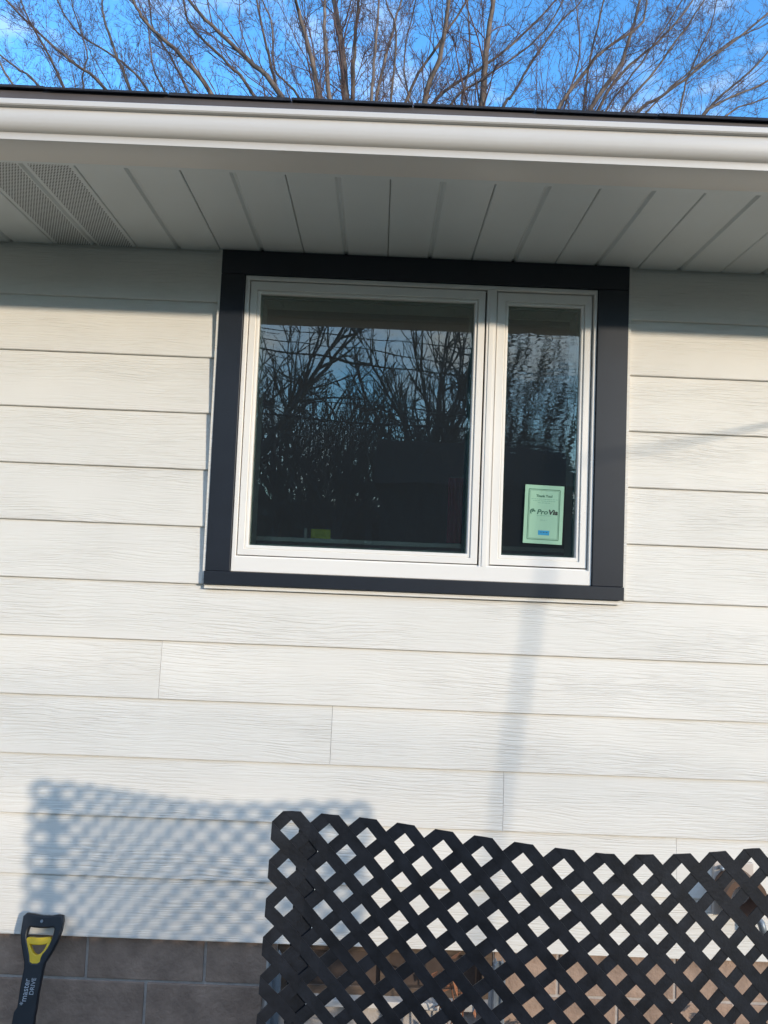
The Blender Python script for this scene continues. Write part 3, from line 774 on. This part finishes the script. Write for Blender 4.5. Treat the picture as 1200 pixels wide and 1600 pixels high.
def grow(T, rnd, p, d, L, r, level, maxl, rmin, up=.10, zmin=-9, dens=1.0):
    """a side shoot with its own shoots"""
    n = (6, 5, 4, 3)[min(level, 3)]
    st_ = L / n; pts = [tuple(p)]; x, y, z = p; dx, dy, dz = d
    wob = (.10, .15, .22, .28)[min(level, 3)]
    dirs = []
    for i in range(n):
        dx += rnd.gauss(0, wob); dy += rnd.gauss(0, wob); dz += rnd.gauss(0, wob * .8) + up
        l = math.sqrt(dx * dx + dy * dy + dz * dz); dx /= l; dy /= l; dz /= l
        x += dx * st_; y += dy * st_; z += dz * st_; pts.append((x, y, z)); dirs.append((dx, dy, dz))
    T.add(pts, r, max(rmin * .8, r * .35), 4 if level < 1 else 3)
    if level >= maxl: return
    kids = int((5, 4.2, 2.6)[min(level, 2)] * dens * (0.7 + L * (.35, .9, 1.5)[min(level, 2)]))
    for _ in range(kids):
        u = rnd.uniform(.12, 1.0) * n; i = min(int(u), n - 1); f = u - i
        a, b = pts[i], pts[i + 1]; q = (a[0] + (b[0] - a[0]) * f, a[1] + (b[1] - a[1]) * f, a[2] + (b[2] - a[2]) * f)
        if q[2] < zmin: continue
        e = dirs[i]; s_ = .62
        nd = (e[0] + rnd.gauss(0, s_), e[1] + rnd.gauss(0, s_), e[2] + rnd.gauss(0, s_) + .12)
        l = math.sqrt(nd[0] ** 2 + nd[1] ** 2 + nd[2] ** 2); nd = (nd[0] / l, nd[1] / l, nd[2] / l)
        grow(T, rnd, q, nd, L * rnd.uniform(.28, .5) * (1.1 - .4 * u / n), max(rmin, r * .5), level + 1, maxl, rmin, up, zmin, dens)

def catmull(P, per=5):
    out = []
    for i in range(len(P) - 1):
        p0 = P[max(i - 1, 0)]; p1 = P[i]; p2 = P[i + 1]; p3 = P[min(i + 2, len(P) - 1)]
        for k in range(per):
            t = k / per
            out.append(tuple(.5 * ((2 * p1[j]) + (-p0[j] + p2[j]) * t + (2 * p0[j] - 5 * p1[j] + 4 * p2[j] - p3[j]) * t * t + (-p0[j] + 3 * p1[j] - 3 * p2[j] + p3[j]) * t ** 3) for j in range(3)))
    out.append(tuple(P[-1])); return out

def real_tree(fork, limbs, label, seed, zvis, dens=1.0, trunk_r=.24):
    rnd = random.Random(seed)
    bx, by = fork[0] + rnd.uniform(-.2, .2), fork[1] + rnd.uniform(-.2, .2)
    t = thing('bare_tree', label, 'tree', (bx, by, GZ), 'bare trees standing behind the house')
    T = Tubes(); fz = fork[2] * .72
    T.add(catmull([(bx, by, GZ - .1), (bx + .05, by, fz * .35), (fork[0], fork[1], fz)], 4), trunk_r * 1.15, trunk_r * .8, 10)
    T.build('trunk', M['bark'], t, (bx, by, GZ))
    TW = Tubes()
    for r, P in limbs:
        P = [Vector(p) for p in P]
        F = Vector((fork[0], fork[1], fz)); mid = (F + P[0]) / 2
        mid = mid * .5 + (P[0] - (P[1] - P[0]).normalized() * (P[0] - F).length * .5) * .5
        last = (P[-1] - P[-2]).normalized()
        e1 = P[-1] + (last + Vector((0, 0, .25))).normalized() * 1.4; e2 = e1 + (last + Vector((rnd.uniform(-.2, .2), 0, .4))).normalized() * 1.4
        C = [F, mid] + P + [e1, e2]
        pts = catmull([tuple(c) for c in C], 5)
        m = len(pts)
        pts = [(a + rnd.gauss(0, .007), b + rnd.gauss(0, .01), c + rnd.gauss(0, .006)) if 0 < i else (a, b, c) for i, (a, b, c) in enumerate(pts)]
        L = Tubes()
        # radius: thick at the fork, r at first visible point, thin at tip
        k1 = 10; L.add(pts[:k1 + 1], r * 1.8, r * 1.04, 6); L.add(pts[k1:], r * 1.04, max(.006, r * .22), 6)
        L.build('limb', M['bark'], t, tuple(P[0]))
        # shoots along the limb
        for i in range(4, m - 1):
            if pts[i][2] < zvis: continue
            d = Vector(pts[i + 1]) - Vector(pts[i]); seg = d.length; d.normalize()
            k = seg * 4.0 * dens; kk = int(k) + (1 if rnd.random() < k - int(k) else 0)
            fr_ = i / m; rr_ = max(.005, r * (1 - .75 * fr_) * .36) * rnd.uniform(.6, 1.25)
            for _ in range(kk):
                nd = (d + Vector((rnd.gauss(0, .42), rnd.gauss(0, .5), rnd.gauss(0, .30) + .05))).normalized()
                grow(TW, rnd, pts[i], tuple(nd), rnd.uniform(.7, 2.3) * (1.15 - .5 * fr_), rr_, 0, 3, .0026, .06, zvis, dens)
    o = TW.build('twigs', M['twig'], t, (fork[0], fork[1], fork[2])); o['kind'] = 'stuff'
    return t

TREES = [
('A',(0.1, 12.5, 7.22),[
  (0.046, [(-3.02, 11.97, 10.64), (-3.66, 11.76, 11.32), (-4.31, 11.55, 11.81), (-4.55, 11.34, 12.13)]),
  (0.033, [(-2.27, 12.29, 10.92), (-2.73, 12.11, 11.39), (-3.52, 11.92, 12.05), (-3.67, 11.74, 12.49)]),
  (0.053, [(-1.56, 11.63, 10.48), (-2.23, 11.58, 11.15), (-2.89, 11.53, 11.71), (-3.48, 11.48, 12.29)]),
  (0.02, [(-4.46, 13.34, 11.56), (-4.85, 13.5, 12.4), (-5.06, 13.66, 13.43), (-5.37, 13.82, 14.05)]),
  (0.026, [(-3.8, 13.03, 11.33), (-4.13, 12.88, 11.9), (-4.59, 12.73, 12.6), (-4.67, 12.59, 13.11)]),
  (0.033, [(-1.75, 12.57, 11.01), (-2.0, 12.39, 11.85), (-2.25, 12.22, 12.79)]),
  (0.053, [(-0.81, 11.85, 10.52), (-0.99, 11.64, 11.28), (-1.27, 11.43, 12.09), (-1.3, 11.22, 12.18)]),
  (0.046, [(-0.62, 11.93, 10.58), (-0.8, 12.27, 12.1), (-0.9, 12.61, 13.31)]),
  (0.086, [(-0.38, 13.16, 11.38), (-0.56, 13.4, 12.93), (-0.79, 13.65, 14.13)]),
  (0.046, [(-0.22, 13.1, 11.35), (-0.23, 12.94, 12.12), (-0.19, 12.77, 12.99), (-0.16, 12.61, 13.34)]),
  (0.033, [(0.23, 12.12, 10.7), (0.26, 12.22, 12.11), (0.3, 12.32, 13.14)]),
  (0.033, [(0.29, 12.96, 11.29), (0.59, 13.25, 13.13), (0.76, 13.53, 14.11)]),
  (0.026, [(0.62, 13.26, 11.42), (0.67, 12.93, 12.89), (0.43, 12.6, 13.36)]),
  (0.026, [(-1.31, 12.71, 11.08), (-1.92, 12.8, 11.81), (-2.05, 12.89, 12.89), (-2.31, 12.99, 13.54)])
]),
('B',(2.45, 14.5, 7.94),[
  (0.037, [(0.96, 14.51, 12.26), (1.73, 14.25, 13.66), (2.32, 14.0, 14.55)]),
  (0.067, [(1.42, 14.45, 12.24), (1.73, 14.12, 13.19), (1.89, 13.79, 14.37)]),
  (0.045, [(1.62, 15.37, 12.77), (2.82, 15.56, 13.92), (3.7, 15.76, 14.79), (4.72, 15.95, 16.04)]),
  (0.082, [(2.83, 14.6, 12.24), (2.87, 14.44, 13.58), (2.97, 14.28, 14.81)]),
  (0.037, [(3.41, 15.32, 12.72), (3.67, 15.35, 13.13), (4.19, 15.38, 14.14), (4.89, 15.4, 15.22), (5.42, 15.43, 15.84)]),
  (0.03, [(2.38, 15.26, 12.69), (2.6, 15.54, 14.24), (2.5, 15.82, 16.0)]),
  (0.03, [(2.0, 14.52, 12.23), (2.9, 14.47, 13.01), (4.1, 14.42, 14.0), (4.69, 14.38, 14.97)]),
  (0.022, [(1.07, 14.7, 12.38), (0.9, 14.64, 13.52), (1.13, 14.59, 14.96)])
]),
('C',(3.92, 13.2, 8.38),[
  (0.041, [(4.18, 12.52, 10.94), (4.78, 12.44, 11.87), (5.11, 12.37, 12.3), (5.85, 12.29, 12.8), (5.95, 12.21, 13.31)]),
  (0.028, [(5.08, 13.83, 11.75), (5.1, 13.46, 12.73), (5.29, 13.09, 13.98)]),
  (0.048, [(4.77, 12.29, 10.78), (5.44, 12.36, 11.89), (5.67, 12.43, 12.61), (5.91, 12.49, 13.54)]),
  (0.034, [(5.11, 12.76, 11.13), (5.66, 12.78, 12.1), (6.49, 12.8, 12.92), (7.19, 12.82, 13.85)]),
  (0.028, [(5.71, 13.14, 11.35), (6.32, 13.06, 12.17), (7.04, 12.97, 13.23), (7.46, 12.89, 13.92)]),
  (0.041, [(6.39, 14.19, 12.01), (6.98, 14.03, 12.43), (7.91, 13.87, 13.15), (9.32, 13.71, 14.34)]),
  (0.021, [(5.36, 13.03, 11.31), (6.04, 12.79, 12.31), (6.76, 12.55, 13.48)]),
  (0.021, [(6.36, 13.47, 11.56), (7.39, 13.35, 12.61), (8.34, 13.23, 13.32), (9.15, 13.11, 13.72)]),
  (0.021, [(4.41, 12.91, 11.22), (4.78, 13.11, 12.62), (4.73, 13.31, 14.12)])
]),
('D',(7.04, 15.5, 10.35),[
  (0.032, [(8.37, 15.14, 12.63), (9.02, 15.17, 13.15), (10.12, 15.2, 13.73), (11.11, 15.23, 14.42)]),
  (0.032, [(8.99, 16.31, 13.47), (9.68, 16.1, 14.2), (10.25, 15.88, 14.71), (11.02, 15.67, 15.76)]),
  (0.024, [(7.63, 14.62, 12.33), (7.79, 14.48, 13.24), (8.25, 14.33, 14.45), (8.33, 14.19, 14.99)]),
  (0.024, [(9.37, 16.03, 13.23), (10.26, 16.12, 13.77), (11.34, 16.22, 14.23)])
]),
('E',(-4.02, 14.0, 8.98),[
  (0.029, [(-6.78, 13.47, 11.63), (-7.07, 13.38, 12.22), (-7.51, 13.29, 12.93), (-7.76, 13.2, 13.45)]),
  (0.036, [(-5.82, 13.36, 11.58), (-6.51, 13.33, 12.11), (-7.26, 13.31, 12.7), (-8.12, 13.29, 13.5)]),
  (0.036, [(-5.14, 13.09, 11.38), (-5.53, 13.19, 12.25), (-5.9, 13.3, 13.16), (-6.02, 13.4, 13.69)]),
  (0.029, [(-8.02, 14.79, 12.51), (-8.8, 15.16, 13.18), (-9.94, 15.52, 14.15)]),
  (0.022, [(-6.78, 14.47, 12.27), (-6.93, 14.84, 13.46), (-7.58, 15.21, 15.04)]),
  (0.022, [(-7.7, 13.04, 11.36), (-8.08, 12.87, 12.0), (-8.46, 12.7, 12.73)]),
  (0.029, [(-5.38, 14.93, 12.56), (-6.31, 15.08, 13.5), (-7.37, 15.23, 14.22), (-7.98, 15.37, 15.15)])
]),
]
LAB = {'A': ('tall bare tree with a thick upright stem, above the middle left of the gutter', .26, 9.2),
       'B': ('bare tree with pale stems and dark crossing boughs, right of the thickest upright stem', .24, 9.6),
       'C': ('bare tree fanning long straight boughs to the right above the gutter', .22, 9.2),
       'D': ('bare tree of thin boughs rising low at the far right end of the gutter', .18, 9.8),
       'E': ('bare tree with slender stems leaning left at the far left above the gutter', .2, 9.4)}
for key, fork, limbs in TREES:
    lab, tr, zv = LAB[key]
    real_tree(fork, limbs, lab, ord(key), zv, 1.0, tr)

# ---- trees, garage and wires on the street side, seen mirrored in the glass
def yard_tree(x, y, h, label, seed, n_limb=7, dens=1.0, group='bare trees across the yard mirrored in the window', lean=0.0, TL=2):
    rnd = random.Random(seed)
    t = thing('bare_tree', label, 'tree', (x, y, GZ), group)
    fz = h * rnd.uniform(.16, .24); T = Tubes(); r = h * .016
    F = (x + lean * .3, y, fz)
    T.add(catmull([(x, y, GZ - .1), (x + lean * .1, y, fz * .5), F], 4), r * 1.3, r, 8)
    T.build('trunk', M['bark_dark'], t, (x, y, GZ))
    TW = Tubes()
    for i in range(n_limb):
        a = 2 * math.pi * i / n_limb + rnd.uniform(-.4, .4); sp = rnd.uniform(.25, .75)
        d = Vector((math.cos(a) * sp + lean * .3, math.sin(a) * sp, 1)).normalized(); p = Vector(F); L = h * rnd.uniform(.55, .8); k = 9
        pts = [tuple(p)]; ds = []
        for j in range(k):
            d = (d + Vector((rnd.gauss(0, .12), rnd.gauss(0, .12), .05))).normalized(); p = p + d * L / k; pts.append(tuple(p)); ds.append(d.copy())
        Lm = Tubes(); Lm.add(pts, r * .46, .008, 6); Lm.build('limb', M['bark_dark'], t, tuple(F))
        for j in range(1, k):
            for _ in range(int(3 * dens + rnd.random())):
                nd = (ds[j] + Vector((rnd.gauss(0, .6), rnd.gauss(0, .6), rnd.gauss(0, .4)))).normalized()
                grow(TW, rnd, pts[j], tuple(nd), h * rnd.uniform(.10, .22) * (1.2 - .6 * j / k), r * .17, 0, TL, .0035, .05, -9, dens)
    o = TW.build('twigs', M['bark_dark'], t, F); o['kind'] = 'stuff'
    return t
def copy_thing(src, loc, rz_, s, label):
    r = src.copy(); COL.objects.link(r); r.location = loc; r.rotation_euler = (0, 0, rz_); r.scale = (s, s, s); r['label'] = label
    for ch in src.children:
        c = ch.copy(); COL.objects.link(c); c.parent = r
    return r
ya = yard_tree(-3.0, -13.5, 10.5, 'large bare tree mirrored at the left of the big pane', 21, 8, .7, lean=.5, TL=3)
yb = yard_tree(2.2, -20.5, 11.0, 'tall bare tree mirrored in the upper right of the big pane', 22, 9, .7, TL=3)
yc = yard_tree(-0.3, -16.0, 5.6, 'bushy low bare tree mirrored in the middle of the big pane', 23, 11, .6, TL=3)
copy_thing(yc, (-2.2, -18.5, GZ), 1.3, 1.15, 'shaggy bare tree mirrored behind the low bushy one, lower left of the big pane')
copy_thing(yc, (1.6, -19.0, GZ), 2.6, 1.2, 'dense bare tree mirrored just above the dark garage roof')
copy_thing(yb, (5.0, -24.0, GZ), 2.1, .95, 'tall bare tree mirrored in the narrow right pane')
copy_thing(yc, (4.6, -21.0, GZ), 4.0, 1.35, 'bushy bare tree mirrored low in the narrow right pane')
copy_thing(ya, (-6.5, -24.0, GZ), 2.9, 1.0, 'distant bare tree mirrored at the far left edge of the big pane')
copy_thing(yb, (-0.8, -29.0, GZ), 0.7, .9, 'farthest bare tree mirrored between the two tall ones')
copy_thing(yc, (-4.6, -21.5, GZ), 5.0, 1.5, 'wide shaggy bare tree mirrored behind the large left one')

for bx_, by_, br_, bs_, bl_ in (
    (-1.1, -17.2, 3.3, 1.05, 'bare bush mirrored at the bottom centre of the big pane'),
    (-3.4, -27.0, 1.9, 1.9, 'hazy bare tree mirrored between the large left ones'),
    (-2.6, -15.2, 2.2, .85, 'small bare bush mirrored at the lower left of the big pane'),
    (-0.2, -19.6, 4.4, 1.0, 'bare bush mirrored left of the garage wall'),
    (-1.7, -22.5, 0.3, 1.3, 'twiggy bare tree mirrored behind the lower left bush'),
    (0.3, -28.0, 1.2, 1.6, 'pale twiggy tree mirrored far behind left of the garage'),
    (-4.2, -18.0, 3.9, 1.0, 'bare bush mirrored along the left edge of the big pane'),
    (3.6, -31.0, 2.7, 2.2, 'tall hazy tree mirrored at the upper edge of the garage'),
    (1.5, -13.0, 0.4, .62, 'small twiggy bush mirrored before the garage door'),
    (2.5, -12.8, 2.9, .70, 'twiggy bush mirrored before the right half of the garage'),
    (3.9, -13.2, 4.6, .66, 'twiggy bush mirrored low in the narrow right pane'),
    (7.2, -27.0, 4.9, 1.7, 'hazy bare tree mirrored at the right of the narrow pane')):
    copy_thing(yc, (bx_, by_, GZ), br_, bs_, bl_)
ga = thing('garage', 'dark low garage across the yard mirrored in the lower right of the big pane', 'garage', (3.0, -16.5, GZ))
MB().box((0.75, -19.0, GZ), (5.2, -14.2, 2.75)).build('wall', M['garage'], ga)
MB().extr([(-19.3, 2.75), (-13.9, 2.75), (-16.6, 4.1)], 'x', 0.6, 5.4).build('roof', M['garage_roof'], ga)
MB().box((1.6, -14.205, GZ + .02), (4.2, -14.16, 1.75)).build('door', M['garage_roof'], ga)

def wire(za, zb, y, r, label, sag=.35):
    m = MB(); pts = []
    for i in range(31):
        u = i / 30; x = -24 + 48 * u
        base = za + (zb - za) * (x + 1.7) / 4.2
        pts.append((x, y, base + sag * ((x - .5) / 24) ** 2))
    m.tube(pts, r, r, 5)
    tag(m.build('power_line', M['wire'], None, smooth=True), label, 'power line', 'power lines mirrored in the window')
wire(5.60, 5.32, -12.0, .010, 'topmost thin power line mirrored in the window')
wire(5.40, 5.08, -12.1, .010, 'thin power line mirrored just below the topmost one')
wire(5.24, 4.80, -12.2, .020, 'thick power line mirrored under the two thin upper ones')
wire(4.15, 4.07, -12.0, .012, 'thin power line mirrored across the middle of the big pane')
wire(3.90, 3.72, -12.1, .020, 'thick lowest power line mirrored in the big pane')
for x, lab in ((-24.0, 'utility pole holding the wires at the left end'), (24.0, 'utility pole holding the wires at the right end')):
    t = thing('utility_pole', lab, 'pole', (x, -12.1, GZ), 'utility poles of the power lines')
    MB().tube([(x, -12.1, GZ - .3), (x, -12.1, 9.5)], .14, .10, 10).build('shaft', M['pole'], t, smooth=True)
    MB().box((x - .05, -13.1, 8.6), (x + .05, -11.1, 8.72)).build('crossarm', M['pole'], t)

# slender leaning sapling and a cable in front of the house, whose shadows fall on the siding
SP = 2.2
sp_pts = [(1.145 + .922 * SP + (z - .1) * .145, -SP, z + .272 * SP) for z in (-1.68, -.8, 0.1, 0.9, 1.7, 2.2)]
t = thing('sapling', 'slender leaning sapling whose soft shadow falls below the window', 'sapling', (sp_pts[0][0], -SP, GZ))
MB().tube(sp_pts, .0105, .008, 8).build('stem', M['bark_dark'], t, smooth=True)
tw = Tubes(); rnd = random.Random(31)
for i in range(5):
    grow(tw, rnd, sp_pts[-1], (rnd.uniform(-.4, .4), rnd.uniform(-.4, .4), 1), .45, .005, 1, 2, .002)
o = tw.build('twigs', M['bark_dark'], t, sp_pts[-1]); o['kind'] = 'stuff'
cpts = []
for i in range(13):
    xw = 1.335 + 1.215 * i / 12; CY = SP + (0.012 - SP) * i / 12
    zw = 1.683 + (xw - 1.335) * .248 - .01 * math.sin(math.pi * i / 12)
    cpts.append((xw + .922 * CY, -CY, zw + .272 * CY))
tag(MB().tube(cpts, .005, .005, 6).build('cable', M['wire'], None, smooth=True), 'thin overhead cable casting the faint slanted shadow right of the window', 'cable')

# far wood closing the view across the street
m = MB(); rnd = random.Random(77); sunaz = math.degrees(math.atan2(.922, -1.0))
V = []; F = []
for i in range(40000):
    az = rnd.uniform(60, 300); da = abs(((az - sunaz) + 180) % 360 - 180)
    top = (0.19 + .04 * math.sin(az * .31) + .03 * math.sin(az * .83 + 1)) if da > 9 else .145
    if az < 100 or az > 260: top = .2
    top *= .34 + .66 * min(1, abs(az - 177) / 26) ** 2
    if i >= 32000: az = rnd.uniform(158, 202); top = .095
    d = rnd.uniform(30, 38); hz = top * d * rnd.random() ** 1.25; a = R(az)
    x, y, z = math.sin(a) * d, math.cos(a) * d, hz
    s = rnd.uniform(.3, .95); n1 = Vector((rnd.gauss(0, 1), rnd.gauss(0, 1), rnd.gauss(0, 1))).normalized(); n2 = n1.cross(Vector((rnd.gauss(0, 1), rnd.gauss(0, 1), rnd.gauss(0, 1)))).normalized()
    k = len(V); p = Vector((x, y, GZ + z)); V += [tuple(p + n1 * s), tuple(p + n2 * s * .5), tuple(p - n1 * s), tuple(p - n2 * s * .5)]; F.append((k, k + 1, k + 2, k + 3))
m.v = V; m.f = F
tag(m.build('far_wood', M['wood'], None, origin=(0, -34, GZ), fix=False), 'far dark wood across the street, mirrored low in the glass', kind='stuff')

# low wooden planter box, unseen, added only to shade the left foundation
pb = thing('shade_box', 'unseen low wooden planter box of stacked boards in the yard in front of the lattice', 'blocker', (1.24, -1.66, GZ))
for r_ in range(5):
    z0 = GZ + .005 + r_ * .165
    for y0 in (-1.84, -1.50):
        MB().box((0.62, y0, z0), (1.88, y0 + .025, z0 + .160)).build('board', M['brownwood'], pb, bevel=.002)
    for x0 in (0.62, 1.855):
        MB().box((x0, -1.8145, z0), (x0 + .025, -1.5005, z0 + .160)).build('board', M['brownwood'], pb, bevel=.002)
MB().box((0.646, -1.814, GZ + .02), (1.854, -1.501, GZ + .78)).build('soil', M['ground'], pb)  # fill of the added shade box
